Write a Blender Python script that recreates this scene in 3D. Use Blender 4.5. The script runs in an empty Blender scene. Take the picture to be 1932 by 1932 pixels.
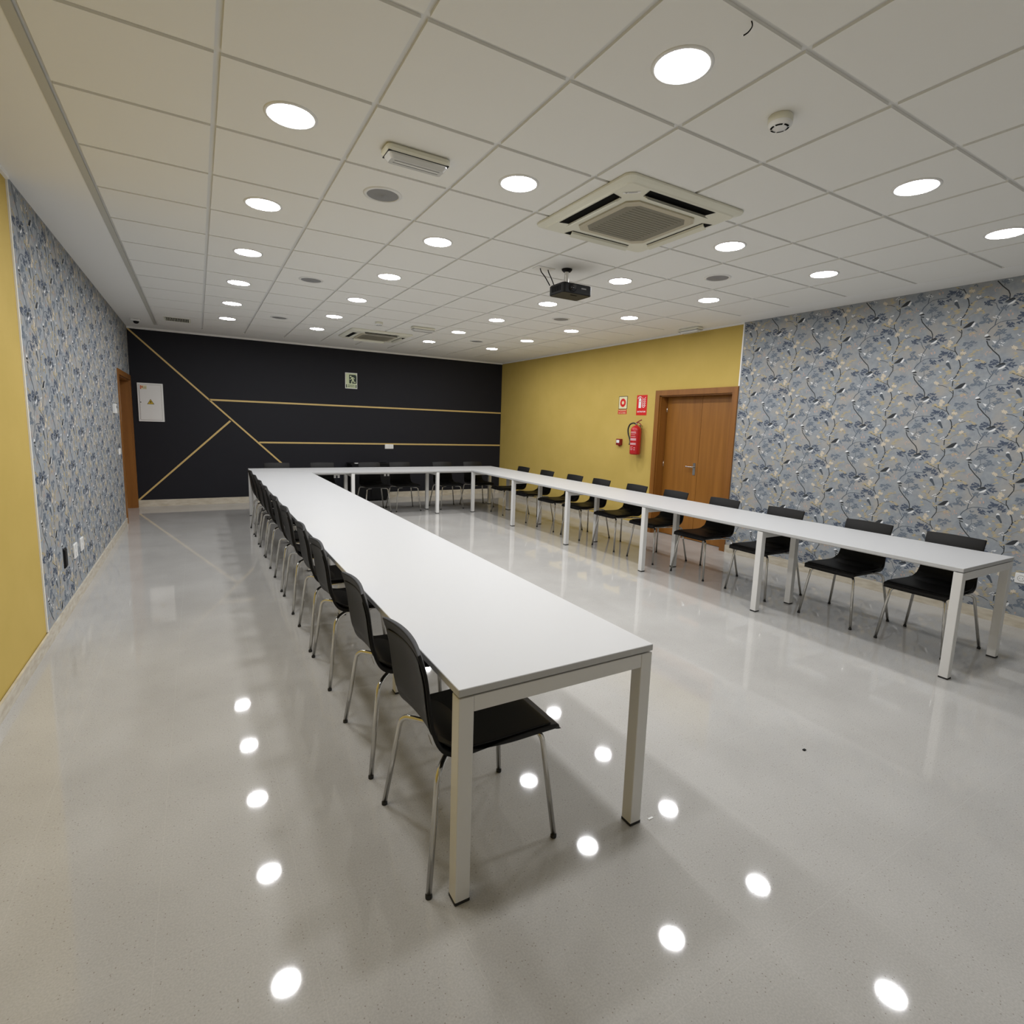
import bpy, math, random
from mathutils import Vector, Matrix

# ------------------------------------------------------------------ scene, camera, light
S = bpy.context.scene
C = S.collection
S.view_settings.view_transform = 'Standard'
S.view_settings.look = 'None'
S.view_settings.gamma = 1.0
S.view_settings.use_curve_mapping = False
S.view_settings.exposure = 0.0
LAMP = 112.0                      # radiance of the downlight diffusers
try:
    S.cycles.use_denoising = True
    S.cycles.max_bounces = 8
except Exception:
    pass

cam = bpy.data.cameras.new('camera')
cam_o = bpy.data.objects.new('camera', cam)
C.objects.link(cam_o)
cam.sensor_fit = 'HORIZONTAL'
cam.sensor_width = 36.0
cam.lens = 36.0 * 1015.434 / 1932.0
cam.shift_x = (966.0 - 971.503) / 1932.0
cam.shift_y = (945.654 - 966.0) / 1932.0
cam.clip_start = 0.02
RX, RY, RZ = -0.13937, -0.03342, -0.53278
Mz = Matrix.Rotation(RZ, 3, 'Z'); Mx = Matrix.Rotation(RX, 3, 'X'); My = Matrix.Rotation(RY, 3, 'Y')
Mc = Mz @ Mx @ My
right, fwd, up = Mc.col[0], Mc.col[1], Mc.col[2]
R = Matrix((right, up, -fwd)).transposed()
cam_o.matrix_world = Matrix.Translation((0, 0, 1.539)) @ R.to_4x4()
S.camera = cam_o

w = bpy.data.worlds.new('world'); S.world = w; w.use_nodes = True
w.node_tree.nodes['Background'].inputs[0].default_value = (0.02, 0.02, 0.02, 1)

# ------------------------------------------------------------------ dimensions
H = 2.894
XL, XR, YB, YF = -0.909, 5.882, 10.733, -1.55
GX, GY, T = -0.477, 1.927, 0.6
ZT = 0.741
rnd = random.Random(7)

# ------------------------------------------------------------------ materials
def lin(c):
    return tuple(((v/255)/12.92 if v/255 <= .04045 else ((v/255+.055)/1.055)**2.4) for v in c)
def mat(name, col, rough=.5, metal=0.0, spec=.5, emit=None, strength=0.0, srgb=False, coat=0.0):
    m = bpy.data.materials.new(name); m.use_nodes = True
    b = m.node_tree.nodes['Principled BSDF']
    c = lin(col) if srgb else col
    b.inputs['Base Color'].default_value = (*c, 1)
    b.inputs['Roughness'].default_value = rough
    b.inputs['Metallic'].default_value = metal
    b.inputs['Specular IOR Level'].default_value = spec
    b.inputs['Coat Weight'].default_value = coat
    if emit:
        b.inputs['Emission Color'].default_value = (*emit, 1)
        b.inputs['Emission Strength'].default_value = strength
    return m
def nd(m, t, **k):
    n = m.node_tree.nodes.new(t)
    for a, v in k.items(): setattr(n, a, v)
    return n
def noise_mix(m, c1, c2, scale, lo=.4, hi=.6, detail=3, vec=None, stretch=None):
    """base colour = mix(c1, c2) by a noise; returns colour socket"""
    nt = m.node_tree
    tc = nd(m, 'ShaderNodeTexCoord'); src = tc.outputs['Object']
    if stretch:
        mp = nd(m, 'ShaderNodeMapping'); mp.inputs['Scale'].default_value = stretch
        nt.links.new(src, mp.inputs[0]); src = mp.outputs[0]
    n = nd(m, 'ShaderNodeTexNoise'); n.inputs['Scale'].default_value = scale; n.inputs['Detail'].default_value = detail
    nt.links.new(src, n.inputs['Vector'])
    r = nd(m, 'ShaderNodeMapRange'); r.inputs[1].default_value = lo; r.inputs[2].default_value = hi
    nt.links.new(n.outputs['Fac'], r.inputs[0])
    mx = nd(m, 'ShaderNodeMix', data_type='RGBA')
    nt.links.new(r.outputs[0], mx.inputs[0])
    for i, c in ((6, c1), (7, c2)):
        if isinstance(c, tuple): mx.inputs[i].default_value = (*c, 1)
        else: nt.links.new(c, mx.inputs[i])
    return mx.outputs[2]
def setbase(m, sock): m.node_tree.links.new(sock, m.node_tree.nodes['Principled BSDF'].inputs['Base Color'])
def bump(m, scale, strength, dist=.002, detail=4):
    nt = m.node_tree; tc = nd(m, 'ShaderNodeTexCoord')
    n = nd(m, 'ShaderNodeTexNoise'); n.inputs['Scale'].default_value = scale; n.inputs['Detail'].default_value = detail
    nt.links.new(tc.outputs['Object'], n.inputs['Vector'])
    b = nd(m, 'ShaderNodeBump'); b.inputs['Strength'].default_value = strength; b.inputs['Distance'].default_value = dist
    nt.links.new(n.outputs['Fac'], b.inputs['Height'])
    nt.links.new(b.outputs[0], nt.nodes['Principled BSDF'].inputs['Normal'])

def floor_mat():
    m = mat('polished_porcelain', (.42, .40, .36), rough=.045, spec=.5)
    nt = m.node_tree
    c = noise_mix(m, (.420, .408, .385), (.490, .478, .455), 1.7, .3, .7, 5)
    tc = nd(m, 'ShaderNodeTexCoord')
    # fine grain
    n2 = nd(m, 'ShaderNodeTexNoise'); n2.inputs['Scale'].default_value = 160; n2.inputs['Detail'].default_value = 2
    nt.links.new(tc.outputs['Object'], n2.inputs['Vector'])
    r2 = nd(m, 'ShaderNodeMapRange'); r2.inputs[1].default_value = .3; r2.inputs[2].default_value = .7; r2.inputs[3].default_value = .92; r2.inputs[4].default_value = 1.07
    nt.links.new(n2.outputs['Fac'], r2.inputs[0])
    mul = nd(m, 'ShaderNodeVectorMath', operation='SCALE')
    nt.links.new(c, mul.inputs[0]); nt.links.new(r2.outputs[0], mul.inputs[3])
    # dark specks
    v = nd(m, 'ShaderNodeTexVoronoi'); v.inputs['Scale'].default_value = 100
    nt.links.new(tc.outputs['Object'], v.inputs['Vector'])
    r3 = nd(m, 'ShaderNodeMapRange'); r3.inputs[1].default_value = .15; r3.inputs[2].default_value = .22
    nt.links.new(v.outputs['Distance'], r3.inputs[0])
    cl = nd(m, 'ShaderNodeSeparateColor'); nt.links.new(v.outputs['Color'], cl.inputs[0])
    gt = nd(m, 'ShaderNodeMath', operation='LESS_THAN'); gt.inputs[1].default_value = .80
    nt.links.new(cl.outputs[0], gt.inputs[0])
    mxv = nd(m, 'ShaderNodeMath', operation='MAXIMUM'); nt.links.new(r3.outputs[0], mxv.inputs[0]); nt.links.new(gt.outputs[0], mxv.inputs[1])
    m3 = nd(m, 'ShaderNodeMix', data_type='RGBA'); m3.inputs[6].default_value = (.28, .26, .225, 1)
    nt.links.new(mxv.outputs[0], m3.inputs[0]); nt.links.new(mul.outputs[0], m3.inputs[7])
    # thin pale joints of the 0.8 x 0.8 slabs
    sp = nd(m, 'ShaderNodeSeparateXYZ'); nt.links.new(tc.outputs['Object'], sp.inputs[0])
    def line(sock, off, per):
        a = nd(m, 'ShaderNodeMath', operation='SUBTRACT'); a.inputs[1].default_value = off; nt.links.new(sock, a.inputs[0])
        p = nd(m, 'ShaderNodeMath', operation='PINGPONG'); p.inputs[1].default_value = per/2; nt.links.new(a.outputs[0], p.inputs[0])
        l = nd(m, 'ShaderNodeMath', operation='LESS_THAN'); l.inputs[1].default_value = .0012; nt.links.new(p.outputs[0], l.inputs[0])
        return l.outputs[0]
    lx = line(sp.outputs[0], -.17, .4); ly = line(sp.outputs[1], .825, .795)
    mm = nd(m, 'ShaderNodeMath', operation='MAXIMUM'); nt.links.new(lx, mm.inputs[0]); nt.links.new(ly, mm.inputs[1])
    sc = nd(m, 'ShaderNodeMath', operation='MULTIPLY'); sc.inputs[1].default_value = .19; nt.links.new(mm.outputs[0], sc.inputs[0])
    m4 = nd(m, 'ShaderNodeMix', data_type='RGBA'); m4.inputs[7].default_value = (.62, .61, .57, 1)
    nt.links.new(sc.outputs[0], m4.inputs[0]); nt.links.new(m3.outputs[2], m4.inputs[6])
    setbase(m, m4.outputs[2])
    # slightly uneven polish
    n5 = nd(m, 'ShaderNodeTexNoise'); n5.inputs['Scale'].default_value = 1.6; n5.inputs['Detail'].default_value = 1
    nt.links.new(tc.outputs['Object'], n5.inputs['Vector'])
    b = nd(m, 'ShaderNodeBump'); b.inputs['Strength'].default_value = .06; b.inputs['Distance'].default_value = .01
    nt.links.new(n5.outputs['Fac'], b.inputs['Height']); nt.links.new(b.outputs[0], nt.nodes['Principled BSDF'].inputs['Normal'])
    return m

def wood_mat(name, c1, c2, stretch):
    m = mat(name, c1, rough=.38)
    setbase(m, noise_mix(m, c1, c2, 7, .3, .7, 5, stretch=stretch))
    return m

M = {}
M['floor'] = floor_mat()
M['ceil'] = mat('ceiling_white', (.84, .835, .80), .9, spec=.2); bump(M['ceil'], 260, .12, .001)
M['bar'] = mat('ceiling_bar', (.75, .75, .73), .6, spec=.2)
M['edge'] = mat('edge_profile', (.52, .51, .46), .6, spec=.2)
M['plaster'] = mat('plaster_white', (.85, .845, .82), .85, spec=.2)
M['yellow'] = mat('ochre_paint', (.58, .43, .125), .75, spec=.25); setbase(M['yellow'], noise_mix(M['yellow'], (.515, .375, .095), (.555, .405, .110), 3, .3, .7, 6)); bump(M['yellow'], 120, .18, .0015)
M['dark'] = mat('charcoal_paint', (.0100, .0100, .0140), .65, spec=.28); bump(M['dark'], 90, .15, .001)
M['gold'] = mat('gold_strip', (.62, .44, .16), .45)
M['stone'] = mat('cream_skirting', (.56, .50, .40), .25)
setbase(M['stone'], noise_mix(M['stone'], (.50, .44, .34), (.62, .57, .47), 9, .35, .65, 5, stretch=(1, 1, 4)))
M['white'] = mat('white_plastic', (.78, .78, .76), .35)
M['cream_plastic'] = mat('aged_plastic', (.74, .73, .62), .55)
M['table'] = mat('white_laminate', (.51, .512, .513), .42, spec=.4)
M['frame'] = mat('white_metal', (.74, .735, .72), .35)
M['rubber'] = mat('black_rubber', (.012, .012, .012), .6)
M['hide'] = mat('black_upholstery', (.0062, .0058, .0055), .50, spec=.27); bump(M['hide'], 500, .15, .0005)
M['chrome'] = mat('chrome', (.62, .61, .58), .16, metal=1)
M['black'] = mat('black_plastic', (.0045, .0045, .005), .5, spec=.25)
M['dark_void'] = mat('dark_opening', (.006, .006, .006), .9, spec=.1)
M['beige'] = mat('beige_plastic', (.50, .46, .35), .55)
M['glass'] = mat('lens_glass', (.004, .004, .006), .08, spec=.5)
M['grey_mesh'] = mat('grey_speaker_mesh', (.25, .25, .25), .6)
M['filter'] = mat('grey_filter', (.23, .215, .165), .7); setbase(M['filter'], noise_mix(M['filter'], (.20, .188, .145), (.25, .235, .18), 300, .4, .6, 1))
M['lamp'] = mat('led_diffuser', (.9, .9, .9), .4, emit=(.975, .98, 1.0), strength=LAMP)
M['door'] = wood_mat('cherry_veneer', (.225, .088, .012), (.315, .130, .021), (2.0, 2.0, .12))
M['door_frame'] = wood_mat('cherry_frame', (.205, .078, .012), (.27, .108, .019), (2.0, 2.0, .12))
M['clear'] = mat('frosted_cover', (.62, .62, .60), .12, spec=.6)
M['red'] = mat('sign_red', (.62, .012, .010), .4)
M['red_can'] = mat('red_enamel', (.46, .012, .014), .28)
M['cream'] = mat('sign_cream', (.72, .66, .42), .5)
M['sign_green'] = mat('sign_green', (.005, .022, .009), .5)
M['photolum'] = mat('sign_pale_green', (.62, .68, .44), .5)
M['warn'] = mat('warning_yellow', (.62, .42, .02), .5)
M['orange'] = mat('label_orange', (.55, .10, .02), .5)
M['paper'] = mat('wallpaper_ground', (.30, .33, .36), .8, spec=.15)
_g = noise_mix(M['paper'], (.262, .286, .312), (.318, .342, .362), 30, .35, .65, 4)
setbase(M['paper'], noise_mix(M['paper'], _g, (.365, .350, .325), 7, .46, .70, 4))
M['K'] = mat('print_branch', (.045, .048, .052), .8, spec=.1)
M['B'] = mat('print_branch_blue', (.095, .115, .145), .8, spec=.1)
M['O'] = mat('print_branch_olive', (.30, .25, .15), .8, spec=.1)
M['W'] = mat('print_white', (.74, .75, .76), .8, spec=.1)
M['N'] = mat('print_slate', (.085, .10, .12), .8, spec=.1)
M['navy'] = mat('print_leaf_blue', (.088, .108, .150), .8, spec=.1)
M['grey'] = mat('print_leaf_grey', (.165, .195, .235), .8, spec=.1)
M['yel'] = mat('print_leaf_ochre', (.46, .39, .25), .8, spec=.1)
M['cream_p'] = mat('print_blossom', (.60, .53, .42), .8, spec=.1)
M['pink'] = mat('print_pink', (.52, .38, .32), .8, spec=.1)

# ------------------------------------------------------------------ mesh builder
class MB:
    def __init__(s): s.v = []; s.f = []; s.mi = []; s.mats = []; s.smooth = []
    def slot(s, m):
        if m not in s.mats: s.mats.append(m)
        return s.mats.index(m)
    def add(s, vs, fs, m, smooth=False):
        k = len(s.v); s.v += [tuple(v) for v in vs]; i = s.slot(m)
        for f in fs: s.f.append([a+k for a in f]); s.mi.append(i); s.smooth.append(smooth)
    def box(s, x0, x1, y0, y1, z0, z1, m, skip=''):
        v = [(x, y, z) for x in (x0, x1) for y in (y0, y1) for z in (z0, z1)]
        F = {'x': [0, 1, 3, 2], 'X': [4, 6, 7, 5], 'y': [0, 4, 5, 1], 'Y': [2, 3, 7, 6], 'z': [0, 2, 6, 4], 'Z': [1, 5, 7, 3]}
        s.add(v, [f for k, f in F.items() if k not in skip], m)
    def rbox(s, x0, x1, y0, y1, z0, z1, m, r=.005, axis='z', seg=4):
        """box with corners rounded in the plane across `axis`, small chamfer at both caps"""
        A = {'z': (x0, x1, y0, y1, z0, z1), 'x': (y0, y1, z0, z1, x0, x1), 'y': (x0, x1, z0, z1, y0, y1)}[axis]
        a0, a1, b0, b1, c0, c1 = A
        def P(a, b, c): return {'z': (a, b, c), 'x': (c, a, b), 'y': (a, c, b)}[axis]
        def ring(ins, c):
            out = []; rr = max(r-ins, .0004)
            for (ca, cb, t0) in ((a1-r, b1-r, 0), (a0+r, b1-r, 90), (a0+r, b0+r, 180), (a1-r, b0+r, 270)):
                for k in range(seg+1):
                    t = math.radians(t0+90*k/seg); out.append(P(ca+rr*math.cos(t), cb+rr*math.sin(t), c))
            return out
        ch = min(r*.45, (c1-c0)*.3)
        L = [ring(ch, c0), ring(0, c0+ch), ring(0, c1-ch), ring(ch, c1)]
        n = len(L[0]); vs = sum(L, []); fs = []
        for j in range(3):
            for k in range(n):
                q = (k+1) % n; fs.append([j*n+k, j*n+q, (j+1)*n+q, (j+1)*n+k])
        fs.append(list(range(n))[::-1]); fs.append([3*n+k for k in range(n)])
        if axis == 'y': fs = [f[::-1] for f in fs]
        s.add(vs, fs, m)
    def lathe(s, cx, cy, prof, m, n=32, smooth=True, closed=False):
        """prof: (r, z) points, about the vertical axis"""
        vs = [(cx+r*math.cos(2*math.pi*k/n), cy+r*math.sin(2*math.pi*k/n), z) for r, z in prof for k in range(n)]
        fs = [[j*n+k, j*n+(k+1) % n, (j+1)*n+(k+1) % n, (j+1)*n+k] for j in range(len(prof)-1) for k in range(n)]
        if closed:
            fs.append(list(range(n))[::-1]); j = len(prof)-1; fs.append([j*n+k for k in range(n)])
        s.add(vs, fs, m, smooth)
    def tube(s, pts, r, m, n=10, caps=True):
        P = [Vector(p) for p in pts]; rs = r if isinstance(r, list) else [r]*len(P)
        t0 = (P[1]-P[0]).normalized(); u = t0.orthogonal().normalized(); vs = []
        for i, p in enumerate(P):
            t = ((P[min(i+1, len(P)-1)]-P[i]).normalized()+(P[i]-P[max(i-1, 0)]).normalized()).normalized()
            u = (u-t*u.dot(t)).normalized(); b = t.cross(u)
            for k in range(n):
                a = 2*math.pi*k/n; vs.append(p+u*math.cos(a)*rs[i]+b*math.sin(a)*rs[i])
        fs = [[j*n+k, j*n+(k+1) % n, (j+1)*n+(k+1) % n, (j+1)*n+k] for j in range(len(P)-1) for k in range(n)]
        if caps: fs.append(list(range(n))[::-1]); fs.append([(len(P)-1)*n+k for k in range(n)])
        s.add(vs, fs, m, True)
    def build(s, name, parent=None, loc=None):
        me = bpy.data.meshes.new(name); me.from_pydata(s.v, [], s.f)
        for m in s.mats: me.materials.append(m)
        me.polygons.foreach_set('material_index', s.mi); me.polygons.foreach_set('use_smooth', s.smooth)
        me.update()
        o = bpy.data.objects.new(name, me); C.objects.link(o)
        if parent: o.parent = parent
        if loc: o.location = loc
        return o
def smooth_path(pts, k=5):
    P = [Vector(p) for p in pts]; out = []
    for i in range(len(P)-1):
        a, b, c, d = P[max(i-1, 0)], P[i], P[i+1], P[min(i+2, len(P)-1)]
        for j in range(k):
            t = j/k
            out.append(.5*((2*b)+(c-a)*t+(2*a-5*b+4*c-d)*t*t+(3*b-a-3*c+d)*t**3))
    out.append(P[-1]); return out

class Wall:
    """flat drawing frame on a wall: s to the viewer's right, t up, d out of the wall"""
    def __init__(s, o, ux, n): s.o = Vector(o); s.ux = Vector(ux); s.uy = Vector((0, 0, 1)); s.n = Vector(n)
    def p(s, a, b, d=0): return s.o+s.ux*a+s.uy*b+s.n*d
    def poly(s, mb, pts, m, d): mb.add([s.p(a, b, d) for a, b in pts], [list(range(len(pts)))], m)
    def rect(s, mb, a0, a1, b0, b1, m, d): s.poly(mb, [(a0, b0), (a1, b0), (a1, b1), (a0, b1)], m, d)
    def disc(s, mb, a, b, r, m, d, n=20, rb=None):
        rb = rb or r; s.poly(mb, [(a+r*math.cos(2*math.pi*k/n), b+rb*math.sin(2*math.pi*k/n)) for k in range(n)], m, d)
    def slab(s, mb, a0, a1, b0, b1, m, d0, d1):
        vs = [s.p(a, b, d) for d in (d0, d1) for a, b in ((a0, b0), (a1, b0), (a1, b1), (a0, b1))]
        mb.add(vs, [[4, 5, 6, 7], [0, 1, 5, 4], [1, 2, 6, 5], [2, 3, 7, 6], [3, 0, 4, 7], [3, 2, 1, 0]], m)
    def rslab(s, mb, a0, a1, b0, b1, m, d0, d1, r=.006, seg=3):
        def ring(ins, d):
            out = []; rr = max(r-ins, .0003)
            for ca, cb, t0 in ((a1-r, b1-r, 0), (a0+r, b1-r, 90), (a0+r, b0+r, 180), (a1-r, b0+r, 270)):
                for k in range(seg+1):
                    t = math.radians(t0+90*k/seg); out.append(s.p(ca+rr*math.cos(t), cb+rr*math.sin(t), d))
            return out
        ch = min(r*.5, (d1-d0)*.4); L = [ring(0, d0), ring(0, d1-ch), ring(ch, d1)]; n = len(L[0])
        fs = [[j*n+k, j*n+(k+1) % n, (j+1)*n+(k+1) % n, (j+1)*n+k] for j in range(2) for k in range(n)]
        fs.append([2*n+k for k in range(n)]); mb.add(sum(L, []), fs, m)
    def stroke(s, mb, pts, wd, m, d):
        P = [Vector((a, b)) for a, b in pts]; L = []; Rr = []
        for i, p in enumerate(P):
            t = (P[min(i+1, len(P)-1)]-P[max(i-1, 0)]).normalized(); n = Vector((-t.y, t.x))*wd/2
            L.append(p+n); Rr.append(p-n)
        vs = [s.p(q.x, q.y, d) for q in L+Rr]; k = len(P)
        mb.add(vs, [[i, k+i, k+i+1, i+1] for i in range(k-1)], m)
    def text(s, name, txt, a, b, size, m, d, parent, width=None):
        cu = bpy.data.curves.new(name, 'FONT'); cu.body = txt; cu.size = size; cu.align_x = 'CENTER'; cu.align_y = 'CENTER'
        cu.resolution_u = 2; cu.offset = size*.022
        o = bpy.data.objects.new(name+'_tmp', cu); C.objects.link(o)
        bpy.context.view_layer.update()
        me = bpy.data.meshes.new_from_object(o.evaluated_get(bpy.context.evaluated_depsgraph_get()))
        bpy.data.objects.remove(o); bpy.data.curves.remove(cu)
        xs = [v.co.x for v in me.vertices]; sx = width/(max(xs)-min(xs)) if width and xs else 1
        for v in me.vertices:
            v.co = s.p(a+v.co.x*sx, b+v.co.y, d)
        me.materials.clear(); me.materials.append(m)
        q = bpy.data.objects.new(name, me); C.objects.link(q)
        if parent: q.parent = parent
        return q
WB = Wall((0, YB, 0), (1, 0, 0), (0, -1, 0))          # back wall, s = x
WR = Wall((XR, 0, 0), (0, -1, 0), (-1, 0, 0))         # right wall, s = -y
WL = Wall((XL, 0, 0), (0, 1, 0), (1, 0, 0))           # left wall, s = y

def struct(o): o['kind'] = 'structure'; return o
def tag(o, label, cat, group=None):
    o['label'] = label; o['category'] = cat
    if group: o['group'] = group
    return o
def thing(name, label, cat, loc=(0, 0, 0), rz=0, group=None):
    o = bpy.data.objects.new(name, None); C.objects.link(o); o.location = loc; o.rotation_euler = (0, 0, rz)
    o.empty_display_size = .1
    return tag(o, label, cat, group)
def dup(root, loc, rz, label, group=None):
    def cp(o, par):
        c = o.copy(); C.objects.link(c); c.parent = par
        for ch in list(o.children): cp(ch, c)
        return c
    r = cp(root, None); r.location = loc; r.rotation_euler = (0, 0, rz); r['label'] = label
    if group: r['group'] = group
    return r
ORD = ['nearest', 'second', 'third', 'fourth', 'fifth', 'sixth', 'seventh', 'eighth', 'ninth', 'tenth']
# ================================================================== SETTING
mb = MB(); mb.box(XL-.4, XR+.5, YF-.2, YB+.3, -.1, 0, M['floor']); struct(mb.build('floor'))

# ceiling: plaster border, square tiles dropped below the bars
mb = MB()
NX, GY0, GY1 = 10, GY-T*5, GY+T*13+.49
gx1 = GX+T*NX
for a in (XL-.3, ): mb.box(XL-.3, GX-.014, YF-.2, YB+.2, H, H+.03, M['plaster'])
mb.box(gx1+.002, XR+.3, YF-.2, YB+.2, H, H+.03, M['plaster'])
mb.box(GX-.014, gx1+.002, GY1, YB+.2, H, H+.03, M['plaster'])
mb.box(GX-.014, gx1+.002, YF-.2, GY0-.014, H, H+.03, M['plaster'])
g = .012
for i in range(NX):
    for j in range(-5, 14):
        y0 = GY+T*j+g; y1 = min(GY+T*(j+1)-g, GY1-.004)
        x0 = GX+T*i+g; x1 = GX+T*(i+1)-(g if i < NX-1 else 0)
        mb.box(x0, x1, y0, y1, H, H+.016, M['ceil'], skip='Z')
ceil_o = struct(mb.build('ceiling'))
mb = MB(); mb.box(GX-.02, gx1+.01, GY0-.02, GY1+.01, H+.0115, H+.02, M['bar']); mb.build('grid_bars', ceil_o)
mb = MB(); mb.box(GX-.040, GX-.004, GY0, GY1, H-.004, H+.01, M['edge']); struct(mb.build('trim_1'))

# wallpaper print -------------------------------------------------
ST=[(9,'K',[(-56,-249),(-80,-207),(-82,-173),(-73,-143),(-46,-90),(-46,-56),(-54,-22)]),(10,'K',[(-60,3),(-62,37),(-58,70),(-44,89),(-32,127),(-23,155),(-21,174),(-30,212),(-44,242)]),(5,'O',[(-43,-13),(-33,1),(-29,35),(-14,77),(23,104),(47,110),(83,105)]),(6,'K',[(-20,164),(-3,187),(16,199)]),(5,'K',[(31,208),(73,218),(111,224)]),(5,'K',[(-98,-5),(-134,13),(-174,20)]),(6,'K',[(-50,-61),(-64,-46),(-83,-31)]),(4,'O',[(-124,35),(-141,70),(-170,96)]),(4,'K',[(-133,70),(-116,108)]),(6,'K',[(-78,308),(-123,331),(-189,362)]),(4,'O',[(-46,-95),(-19,-81),(21,-73)]),(9,'B',[(-384,180),(-369,210),(-341,238),(-337,277),(-324,321),(-306,359),(-301,389),(-279,391)]),(10,'K',[(-381,114),(-367,77),(-324,24),(-283,-18),(-270,-49),(-268,-89)]),(6,'B',[(-319,351),(-340,383),(-354,419),(-378,432),(-419,432)]),(6,'B',[(-341,238),(-308,260),(-264,266),(-194,263),(-180,283),(-125,283),(-90,265)]),(5,'B',[(-316,29),(-315,65),(-298,109),(-261,127),(-227,139)]),(4,'B',[(-294,109),(-300,159)]),(4,'B',[(15,-20),(37,-42),(64,-65)]),(4,'O',[(-103,136),(-70,139)]),(4,'O',[(-212,193),(-156,193),(-134,187)]),(4,'O',[(44,263),(64,289),(119,312)]),(4,'B',[(-272,440),(-216,443),(-176,429)])]
PO=[('K',[(-46,-22),(-21,3),(1,22),(29,30),(38,22),(27,11),(20,-1),(6,-15),(-22,-21)]),('W',[(36,22),(45,10),(37,-6),(27,-20),(12,-17),(20,-2),(27,11)]),('W',[(-135,226),(-129,233),(-119,235),(-109,224),(-112,212),(-129,213)]),('N',[(-133,211),(-126,220),(-113,220),(-99,189),(-87,159),(-96,153),(-110,175),(-133,197)]),('K',[(-228,435),(-238,446),(-251,448),(-284,431),(-296,423),(-270,422),(-240,424)]),('N',[(-300,418),(-271,429),(-237,433),(-232,428),(-247,415),(-268,409)]),('W',[(-278,396),(-256,412),(-232,428),(-226,417),(-241,401),(-266,394)]),('W',[(-404,154),(-394,168),(-383,171),(-370,162),(-378,152),(-394,150)]),('K',[(-403,147),(-370,156),(-354,142),(-383,139)]),('K',[(-387,132),(-357,124),(-358,115),(-386,123)]),('W',[(-344,112),(-313,102),(-322,83)])]
LV={'navy':[(-307,473),(-292,457),(-332,464),(-321,445),(-338,440),(-332,424),(-240,460),(-220,473),(-202,466),(-190,440),(-175,421),(-206,432),(-196,414),(-235,387),(-220,402),(-308,449),(-411,446),(-394,454),(-375,452),(-422,426),(-399,419),(-428,438),(-180,317),(-163,316),(-190,299),(-169,297),(-136,303),(-115,301),(-120,273),(-96,280),(-97,261),(-192,275),(-172,253),(-192,245),(-262,251),(-243,235),(-230,239),(-251,225),(-232,219),(-152,300)],'grey':[(-432,311),(-420,331),(-407,334),(-420,290),(-398,298),(-383,287),(-400,273),(-377,276),(-446,272),(-432,276),(-278,198),(-285,183),(-309,195),(-325,181),(-314,165),(-297,169),(-279,173),(-332,161),(-312,225),(-250,146),(-237,150),(-221,124),(-255,116),(-243,126),(-267,107),(-537,118),(-517,112),(-544,103),(-489,120),(-469,114),(-491,94),(-499,87),(-516,70),(-316,70),(-334,65),(-301,56),(-287,382),(-294,368),(-313,380),(44,3),(57,-10),(25,-39),(0,-34)],'yel':[(-185,362),(-167,355),(-150,353),(-128,341),(-173,370),(-73,364),(-93,357),(-74,374),(-19,316),(-22,278),(20,194),(-1,172),(10,181),(-13,140),(4,134),(-104,141),(-93,126),(-115,132),(-105,117),(-157,96),(-164,86),(-141,70),(-127,55),(-129,35),(-107,34),(-170,-12),(-171,-37),(-73,-11),(-62,-26),(45,282),(63,294),(81,306),(107,313),(40,259),(88,222),(108,215),(128,209),(141,196),(44,98),(82,110),(96,95),(-32,26),(-26,49),(-187,201),(-202,185),(-33,103),(-47,50),(-140,163),(21,-73),(45,-71),(52,262)],'cream':[(-127,404),(-113,390),(-133,380),(-24,293),(-5,289),(-35,251),(-54,243),(-48,259),(61,125),(51,121),(-179,33),(-194,43),(-127,365)],'pink':[(-251,339),(-258,320),(-239,313),(-251,305),(-231,317),(-429,209),(-415,193),(-435,184),(-496,183),(-470,161),(-505,173),(-369,16),(-376,1),(-346,15),(-483,187)],'dots':[(-592,342),(-606,333),(-580,325),(-614,323),(-594,316),(-358,310),(-341,313),(-322,306),(-312,295),(-348,301),(-175,141),(-166,133),(31,236),(44,230),(37,221),(51,239),(-278,88),(-264,82),(-290,73),(-271,67),(-122,432),(-101,-84),(-109,-93),(-334,297),(28,227),(-106,435)]}
CR = {'cream': 'cream_p'}
def leaf_poly(x, y, ang, L, wd):
    ca, sa = math.cos(ang), math.sin(ang)
    pts = [(-.5, 0), (-.2, .5), (.15, .45), (.5, 0), (.15, -.45), (-.2, -.5)]
    return [(x+(a*L)*ca-(b*wd)*sa, y+(a*L)*sa+(b*wd)*ca) for a, b in pts]
CELL = []                                  # (kind, layer, payload, mat)
rr = random.Random(3)
for wd, c, p in ST: CELL.append(('s', 1, [(a/1000, b/1000) for a, b in p], c, wd/1000*(.60 if c == 'O' else .76)))
for c, p in PO: CELL.append(('p', 3, [(a/1000, b/1000) for a, b in p], c, 0))
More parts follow.
